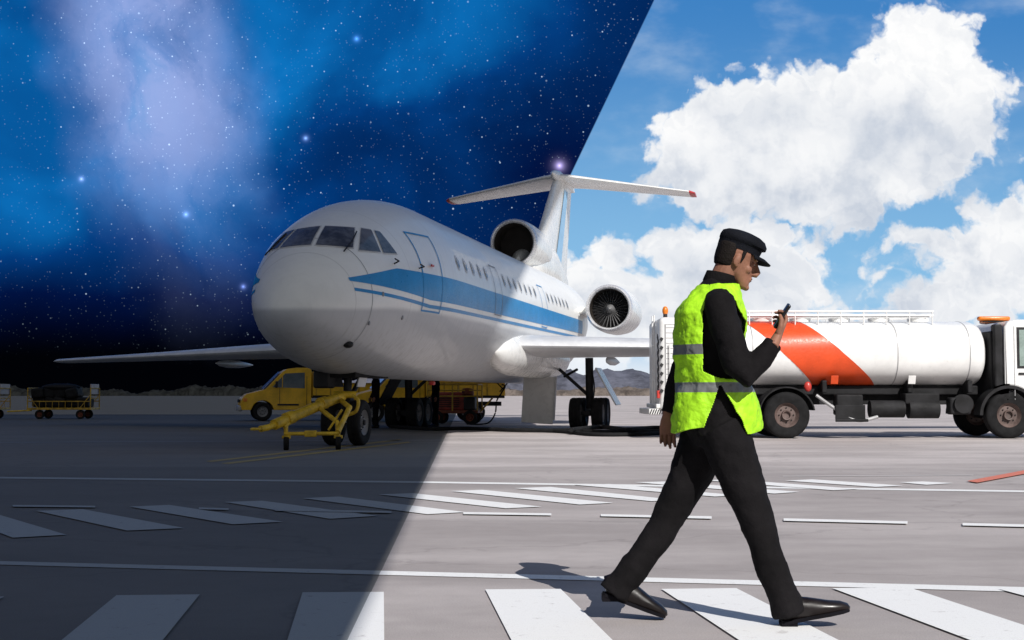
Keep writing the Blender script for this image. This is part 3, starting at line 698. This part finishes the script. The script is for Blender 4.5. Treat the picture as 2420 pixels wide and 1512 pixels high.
# ============================================================ baggage carts
bagm=mat('luggage_black',(.010,.010,.012),.7,var=.4,bump=.3,bscale=20,spec=.2); pinkg=mat('cart_panel',(.28,.23,.22),.5); rust=mat('rusty_red',(.18,.04,.015),.6,var=.3)
def cart(name,loc,rz,full=True):
    e_=empty(name,loc,rz)
    box('deck',(0,0,.42),(2.6,1.4,.08),yd,e_,.01); l=[]
    for x in(-1.27,1.27):
        for y in(-.67,.67): l.append(limb([(x,y,.42),(x,y,1.28)],.025,n=8))
        l.append(limb([(x,-.67,1.26),(x,.67,1.26)],.022,(0,0,1),8)); l.append(limb([(x,-.67,.85),(x,.67,.85)],.018,(0,0,1),8))
    for y in(-.67,.67):
        l.append(limb([(-1.27,y,.72),(1.27,y,.72)],.02,(0,0,1),8))
        l.append(limb([(-1.27,y,1.0),(-.85,y,.45)],.018,(0,0,1),8)); l.append(limb([(1.27,y,1.0),(.85,y,.45)],.018,(0,0,1),8))
        for i in range(9): l.append(limb([(-1.05+i*.26,y,.45),(-1.05+i*.26,y,.72)],.010,n=6))
    M('frame',combine(l),yd,e_); box('end_panel',(1.22,.1,1.22),(.05,1.2,.42),pinkg,e_,.01)
    tube('drawbar',[(-1.3,0,.35),(-2.3,0,.3)],.03,tbm,e_)
    if full:
        rnd=random.Random(5)
        for i in range(9):
            x=-.95+(i%5)*.46; z=.68+(i//5)*.38
            box('suitcase_%d'%i,(x+rnd.uniform(-.05,.05),rnd.uniform(-.1,.1),z),(.5,.95,.42),bagm,e_,.09,Matrix.Rotation(rnd.uniform(-.2,.2),3,'Y'))
        M('duffel_bag',ellipsoid((-.1,-.1,1.3),(.8,.4,.16)),bagm,e_)
    for x in(-.8,.85):
        for sg in(-1,1): wheel('wheel',(x,sg*.58,.19),(0,1,0),.19,.11,e_,black,rust)
    return e_
cart('baggage_cart',(-18.5,56.0,0),math.radians(2)); cart('baggage_cart',(-22.3,56.2,0),math.radians(2),False)
# ============================================================ ground power unit
gp=empty('ground_power_unit',(-1.95,46.5,0),math.radians(-6))
mred=mat('machine_red',(.32,.04,.025),.5,var=.35,scale=5)
box('bed',(0,0,.42),(1.75,1.3,.1),rust,gp,.02); box('generator',(-.15,.1,.78),(1.1,.9,.62),mred,gp,.05); box('tank',(.55,0,.7),(.4,.9,.45),dark,gp,.06)
for i in range(6): box('grille_%d'%i,(-.15,-.36,.6+i*.07),(.7,.02,.025),dark,gp,0)
l=[]
for x in(-.85,0,.85):
    for y in(-.62,.62): l.append(limb([(x,y,.42),(x,y,1.35)],.025,n=8))
for y in(-.62,.62):
    for z in(.95,1.15,1.35): l.append(limb([(-.85,y,z),(.85,y,z)],.022,(0,0,1),8))
for x in(-.85,.85): l.append(limb([(x,-.62,1.35),(x,.62,1.35)],.022,(0,0,1),8))
M('guard_frame',combine(l),yd,gp)
for i in range(4): M('hose_coil_%d'%i,lathe([(.18+.03*math.cos(a),.03*math.sin(a)) for a in [k*math.pi/4 for k in range(8)]],(.5,-.45,1.0+i*.05),(0,.3,1),20,True),rust,gp)
for x in(-.55,.6):
    for sg in(-1,1): wheel('wheel',(x,sg*.6,.24),(0,1,0),.24,.16,gp,black,rust)
tube('draw_bar',[(.85,0,.4),(1.3,0,.9)],.03,yd,gp)
# hoses
hs=empty('fuel_hose')
def gp_(pts,z): return [(*px_to_ground(*a),z) for a in pts]
tube('hose_a',gp_([(925,1012),(1010,1018),(1100,1017),(1200,1021),(1320,1023),(1430,1026),(1540,1025),(1640,1018),(1700,1012)],.06),.055,black,hs,10,8)
tube('hose_b',gp_([(1350,1028),(1420,1020),(1480,1027),(1550,1022),(1620,1027)],.13),.06,black,hs,10,8)
tube('hose_c',gp_([(1230,1019),(1330,1024),(1400,1031),(1500,1031),(1570,1027)],.05),.05,black,hs,10,8)
pc=empty('power_cable')
tube('cable',[(-.34,44.2,1.33),(-.22,44.2,1.28),(-.35,44.3,1.05),(-.5,44.4,.8),(-.55,44.4,.4),(-.75,44.3,.1),(-1.1,44.6,.03),(-1.5,45.2,.03)],.025,black,pc,8,8)
tube('cable_strut',[(-.15,44.3,1.38),(-.40,44.2,1.1)],.02,black,pc,6); tube('cable_strut2',[(-.5,44.3,1.4),(-.25,44.2,1.15)],.02,black,pc,6)
# ============================================================ PEOPLE
skin=mat('skin',(.27,.125,.08),.55,var=.15,scale=12,spec=.3); blackc=mat('cloth_black',(.007,.0065,.009),.9,var=.3,scale=5,bump=.3,bscale=90,spec=.12)
jack=mat('jacket_dark',(.009,.008,.009),.9,var=.3,scale=5,bump=.3,bscale=90,spec=.14)
vest=mat('vest_hivis',(.40,.80,.012),.65,var=.14,scale=4,bump=.3,bscale=70); silver=mat('reflective_tape',(.17,.18,.18),.45,var=.1); shoe=mat('shoe_leather',(.010,.007,.007),.35,var=.3,spec=.35)
capm=mat('cap_black',(.006,.007,.011),.85,var=.3,scale=12,bump=.4,bscale=120,spec=.15); hair=mat('hair_dark',(.010,.007,.006),.75,var=.3,scale=30,bump=.5,bscale=150,spec=.2)
eyew=mat('eye_white',(.40,.37,.35),.3); irism=mat('iris',(.02,.012,.008),.2); lipc=mat('lips',(.22,.09,.065),.55)
phm=mat('phone_black',(.008,.008,.010),.25)
def rm(o,vox,it=5,disp=0.,dsc=.12):
    r=o.modifiers.new('r','REMESH'); r.mode='VOXEL'; r.voxel_size=vox; r.use_smooth_shade=True
    s=o.modifiers.new('s','SMOOTH'); s.iterations=it; s.factor=.5
    if disp:
        t=bpy.data.textures.new('folds','CLOUDS'); t.noise_scale=dsc; t.noise_depth=3
        dm=o.modifiers.new('d','DISPLACE'); dm.texture=t; dm.strength=disp; dm.mid_level=.5
    return o
def hand(name,w,xd,zd,thumb,curl,parent,vox=.0035,sc=1.,mt=skin):
    Xd=V(xd).normalized(); Zd=V(zd); Zd=(Zd-Xd*Zd.dot(Xd)).normalized(); Yd=Zd.cross(Xd)*thumb
    def T(p): p=V(p)*sc; return V(w)+Xd*p.x+Yd*p.y+Zd*p.z
    l=[limb([T((-.05,0,0)),T((0,0,0)),T((.03,.0,-.001)),T((.065,.0,-.002)),T((.092,-.001,-.003))],[(.026*sc,.024*sc),(.022*sc,.028*sc),(.017*sc,.037*sc),(.0145*sc,.041*sc),(.011*sc,.038*sc)],tuple(Yd))]
    for y,ln,dr,sp in((.031,.070,.0088,.10),(.010,.078,.0092,.03),(-.011,.072,.0088,-.04),(-.030,.056,.0078,-.12)):
        pts=[V((.075,y*.9,-.002)),V((.092,y,-.002))]; a=0.
        for fr2,cu in zip((.44,.31,.25),curl):
            a+=math.radians(cu*(1+.15*(y<0))); pts.append(pts[-1]+V((math.cos(a),sp*.5,-math.sin(a)))*ln*fr2)
        l.append(limb([T(q2) for q2 in pts],[dr*1.02*sc,dr*1.05*sc,dr*sc,dr*.92*sc,dr*.72*sc],tuple(Yd),10))
    tp=[V((.012,.022,-.006)),V((.035,.043,-.014)),V((.060,.055,-.026)),V((.083,.050,-.042))]
    l.append(limb([T(q2) for q2 in tp],[.014*sc,.0125*sc,.011*sc,.008*sc],tuple(Yd),10))
    return rm(M(name,combine(l),mt,parent),vox,2)
def head(parent,c,tilt,yaw=0.,vox=.004):
    R=Matrix.Rotation(yaw,3,'Z')@Matrix.Rotation(tilt,3,'Y'); c=V(c)
    T=lambda p_: c+R@V(p_)
    Tl=lambda vf:([T(a) for a in vf[0]],vf[1])
    lv=[(-.120,.080,.048,.016),(-.112,.093,.03,.030),(-.092,.094,.0,.043),(-.065,.090,-.045,.055),(-.03,.088,-.078,.065),(0,.084,-.092,.070),(.03,.093,-.1,.075),(.06,.090,-.1,.074),(.09,.073,-.086,.063),(.108,.045,-.058,.044),(.118,.012,-.022,.016)]
    l=[Tl(loft([(V(((a+b2)/2,0,z)),V(((a-b2)/2,0,0)),V((0,w,0))) for z,a,b2,w in lv],24))]
    l.append(Tl(limb([(.080,0,.022),(.097,0,-.004),(.113,0,-.027),(.110,0,-.037),(.086,0,-.043)],[(.010,.009),(.014,.010),(.016,.013),(.013,.017),(.009,.014)],n=12)))
    l.append(Tl(ellipsoid((.088,0,-.018),(.018,.011,.030),12,8)))
    for sg in(-1,1):
        l.append(Tl(ellipsoid((.082,sg*.032,.021),(.012,.026,.007),12,8)))
        l.append(Tl(ellipsoid((.058,sg*.040,-.030),(.022,.018,.022),12,8)))
        l.append(Tl(ellipsoid((-.004,sg*.075,-.012),(.016,.008,.028),12,8,Matrix.Rotation(.15,3,'Y'))))
        l.append(Tl(ellipsoid((.0,sg*.072,-.033),(.009,.007,.011),10,6)))
        l.append(Tl(ellipsoid((.076,sg*.031,.001),(.009,.015,.008),10,8)))
    l.append(Tl(ellipsoid((.085,0,-.107),(.016,.022,.015),12,8)))
    l.append(Tl(ellipsoid((.088,0,-.067),(.011,.024,.014),12,8)))
    l.append(Tl(limb([(-.02,0,-.04),(-.03,0,-.10),(-.055,0,-.17),(-.07,0,-.22)],[(.062,.058),(.058,.056),(.062,.062),(.07,.08)],n=18)))
    rm(M('head',combine(l),skin,parent),vox,1)
    M('lips',Tl(combine([ellipsoid((.0955,0,-.062),(.005,.020,.0045),12,8),ellipsoid((.0945,0,-.071),(.005,.017,.005),12,8)])),lipc,parent)
    for sg in(-1,1):
        M('eye',Tl(ellipsoid((.0805,sg*.031,.000),(.006,.0105,.0040),14,10)),eyew,parent); M('iris',Tl(ellipsoid((.0850,sg*.032,.000),(.0022,.0036,.0036),12,8)),irism,parent)
        M('eyebrow',Tl(limb([(.0935,sg*.014,.022),(.092,sg*.032,.026),(.082,sg*.048,.022)],[.0018,.003,.0018],n=8)),hair,parent)
    l=[Tl(loft([(V((-.040,0,z)),V((a,0,0)),V((0,w,0))) for z,a,w in((-.055,.030,.045),(-.045,.052,.060),(-.02,.060,.0685),(.01,.063,.0745),(.045,.063,.078),(.06,.06,.076))],24))]
    for sg in(-1,1): l.append(Tl(limb([(.016,sg*.070,.045),(.018,sg*.0705,.01),(.016,sg*.069,-.018)],[(.014,.006),(.009,.005),(.004,.003)],n=10)))
    rm(M('hair',combine(l),hair,parent),.004,2)
    rings=[(V((s_,0,z)),V((a,0,0)),V((0,w,0))) for z,s_,a,w in((.040,-.004,.100,.078),(.058,-.003,.102,.080),(.072,-.002,.103,.081),(.078,.004,.112,.090),(.092,.004,.112,.090),(.112,.000,.102,.080),(.124,-.002,.080,.060),(.131,-.004,.048,.036),(.133,-.004,.008,.006))]
    M('cap_crown',Tl(loft(rings,36)),capm,parent,ang=60)
    v=[];f=[];n=24
    for i in range(n+1):
        a=math.radians(-62+124*i/n)
        for r,dz in((.090,.046),(.12,.040),(.150-.022*abs(math.sin(a))**2,.026)):
            v.append(T((r*math.cos(a)*1.04+.003,r*math.sin(a)*.78,dz-.006*math.sin(a)**2)))
    for i in range(n):
        for k in range(2): a=3*i+k; f.append((a,a+1,a+4,a+3))
    o=M('cap_brim',(v,f),capm,parent,ang=80); sd=o.modifiers.new('s','SOLIDIFY'); sd.thickness=.005
def foot(parent,heel,toe):
    heel=V(heel);toe=V(toe);d_=(toe-heel); up_=V((0,0,1)); up_=(up_-d_.normalized()*up_.dot(d_.normalized())).normalized()
    ps=[];rs=[]
    for t,hh,ww in((0,.045,.026),(.06,.055,.036),(.25,.058,.038),(.45,.048,.043),(.7,.034,.049),(.88,.026,.043),(.97,.018,.030),(1,.010,.016)):
        ps.append(heel+d_*t+up_*hh*.95); rs.append((hh,ww))
    M('shoe',limb(ps,rs,n=16),shoe,parent,ang=80)
    v=[]
    out=[(0,.5),(.03,.8),(.15,.85),(.4,.75),(.7,1.05),(.88,.95),(.97,.6),(1.0,.2)]
    pl=[(t,.046*k) for t,k in out]+[(t,-.046*k) for t,k in out[::-1]]
    for z in(-.002,.014):
        for t,y in pl: v.append(heel+d_*t+V((0,y,0))+up_*z)
    m_=len(pl); f=[tuple(range(m_)),tuple(range(2*m_-1,m_-1,-1))]+[(i,(i+1)%m_,m_+(i+1)%m_,m_+i) for i in range(m_)]
    M('sole',(v,f),blackc,parent,False)
    M('heel_block',boxvf(heel+d_*.12+up_*.0,(.07,.07,.03)),blackc,parent,False)
def body(parent,torso,legs,arms,vox,mt=jack,disp=.016):
    l=[limb([(a[0],0,a[1]) for a in torso],[(a[2],a[3]) for a in torso],n=28)]
    for pts,r in legs+arms: l.append(limb(pts,r,n=18))
    return rm(M('clothed_body',combine(l),mt,parent),vox,6,disp,.10)
mn=empty('airport_worker',(.93,6.2,0))
torso=[(0,.80,.10,.13),(0,.88,.135,.16),(0,.96,.138,.165),(-.005,1.08,.13,.158),(-.02,1.2,.135,.168),(-.02,1.33,.142,.18),(-.012,1.43,.128,.172),(0.,1.49,.100,.145),(.015,1.54,.068,.088),(.03,1.575,.058,.060)]
legs=[([(.0,-.09,.90),(.05,-.095,.80),(.11,-.1,.63),(.165,-.1,.475),(.185,-.1,.40),(.235,-.1,.25),(.285,-.1,.13),(.31,-.1,.055)],[.112,.114,.097,.078,.073,.070,.072,.077]),
      ([(.0,.09,.90),(-.045,.095,.80),(-.115,.1,.64),(-.19,.1,.50),(-.225,.1,.43),(-.33,.1,.28),(-.42,.1,.17),(-.462,.1,.115)],[.112,.114,.097,.078,.073,.070,.071,.076])]
arms=[([(-.01,-.13,1.46),(-.01,-.190,1.44),(.02,-.230,1.31),(.065,-.25,1.15),(.085,-.25,1.115),(.155,-.245,1.18),(.225,-.24,1.265)],[.06,.072,.069,.064,.060,.053,.042]),
      ([(-.01,.13,1.46),(-.01,.190,1.44),(-.06,.225,1.30),(-.12,.235,1.17),(-.15,.23,1.08),(-.185,.22,.945)],[.06,.070,.062,.054,.050,.040])]
body(mn,torso,legs,arms,.010,jack,.022)
foot(mn,(.265,-.1,.012),(.575,-.1,.075)); foot(mn,(-.515,.1,.115),(-.225,.1,.010))
head(mn,(.100,0,1.655),math.radians(20))
M('collar',lathe([(.070,-.02),(.078,.0),(.070,.045),(.064,.045),(.066,.0)],(.022,0,1.545),(.25,0,1),24,True),jack,mn)
W0=V((.235,-.24,1.283));Xh=V((.45,.52,.72)).normalized();Zh=V((.85,0,-.53)).normalized()
hand('right_hand',W0,Xh,Zh,1,(32,55,40),mn)
pa=V((.50,-.25,.83)); pa=(pa-Zh*pa.dot(Zh)).normalized(); pb=Zh.cross(pa)
Rm=Matrix((pa,pb,Zh)).transposed()
box('phone',W0+Xh*.080-Zh*.026+pa*.035,(.122,.060,.015),phm,mn,.005,Rm)
hand('left_hand',(-.19,.22,.94),(-.05,0,-1),(0,1,0),-1,(14,22,20),mn)
def vestmesh(parent,rg):
    n=300; rows=190; v=[];f=[];mi=[]
    zs=[r[0] for r in rg]; z0,z1=zs[0],zs[-1]
    for k in range(rows+1):
        z=z0+(z1-z0)*k/rows; cx,rx,ry=[float(np.interp(z,zs,[r[i] for r in rg])) for i in(1,2,3)]
        for i in range(n):
            a=2*math.pi*i/n
            wv=1+(.020*math.sin(5*a+z*9)+.014*math.sin(9*a-z*17))*(1.7-z)*1.4
            dz=.015*math.sin(3*a+1)*max(0,1-k/50)
            v.append((cx+rx*math.cos(a)*wv,ry*math.sin(a)*wv,z+dz))
    for k in range(rows):
        z=z0+(z1-z0)*(k+.5)/rows
        for i in range(n):
            x,y,_=v[k*n+i]
            if abs(y)>.02:
                if 1.105<z<1.505:
                    xl=-.085+.05*max(0,((z-1.125)/.38-.75)/.25); xr=.155 if z<1.33 else .155-(z-1.33)/.175*.125
                    e_=min(1,(z-1.105)/.035); mid=.03
                    xl=mid+(xl-mid)*math.sqrt(e_); xr=mid+(xr-mid)*math.sqrt(e_)
                    if xl<x<xr and abs(y)>.05: continue
                if z<1.075:
                    t=1.075-z
                    if -.015-t*.34<x<-.005+t*.62: continue
            j=(i+1)%n; f.append((k*n+i,k*n+j,(k+1)*n+j,(k+1)*n+i))
            mi.append(1 if (1.045<z<1.092 or 1.215<z<1.262) else 0)
    o=M('hivis_vest',(v,f),vest,parent,ang=80,recalc=False); o.data.materials.append(silver)
    for p_,m_ in zip(o.data.polygons,mi): p_.material_index=m_
    t=bpy.data.textures.new('vf','CLOUDS'); t.noise_scale=.10; t.noise_depth=3
    dm=o.modifiers.new('d','DISPLACE'); dm.texture=t; dm.strength=.036; dm.mid_level=.45
    sd=o.modifiers.new('s','SOLIDIFY'); sd.thickness=.005
vestmesh(mn,[(.875,.0,.205,.210),(.93,.0,.202,.210),(1.0,0,.188,.205),(1.08,-.01,.168,.195),(1.2,-.025,.163,.198),(1.3,-.025,.165,.202),(1.4,-.02,.157,.197),(1.46,-.006,.136,.180),(1.505,.004,.110,.148),(1.535,.012,.090,.102)])
def crew(loc,rz,ph):
    e_=empty('airport_worker',loc,rz); b=ph
    torso=[(0,.80,.10,.13),(0,.9,.12,.165),(0,1.05,.115,.155),(0,1.2,.125,.17),(0,1.35,.13,.185),(0,1.44,.11,.17),(0,1.5,.07,.10),(0,1.55,.055,.06)]
    legs=[([(0,s_*.09,.88),(.02*b*s_,s_*.1,.7),(.04*b*s_,s_*.11,.48),(.01,s_*.12,.25),(0,s_*.12,.06)],[.105,.10,.08,.072,.07]) for s_ in(-1,1)]
    arms=[([(0,s_*.13,1.43),(0,s_*.2,1.41),(-.02,s_*.25,1.15),(.10*b,s_*.24,.92)],[.055,.062,.052,.038]) for s_ in(-1,1)]
    body(e_,torso,legs,arms,.018,blackc,.02)
    for s_ in(-1,1):
        foot(e_,(-.07,s_*.12,.0),(.19,s_*.12,.0)); hand('hand',(.10*b,s_*.24,.92),(.2,0,-1),(0,s_,0),-s_,(15,25,20),e_,.006)
    head(e_,(.02,0,1.63),math.radians(5),0,.008)
crew((-4.12,41.0,0),math.radians(200),1.0); crew((-2.42,43.0,0),math.radians(200),.6)
print('OBJ',len(bpy.data.objects))
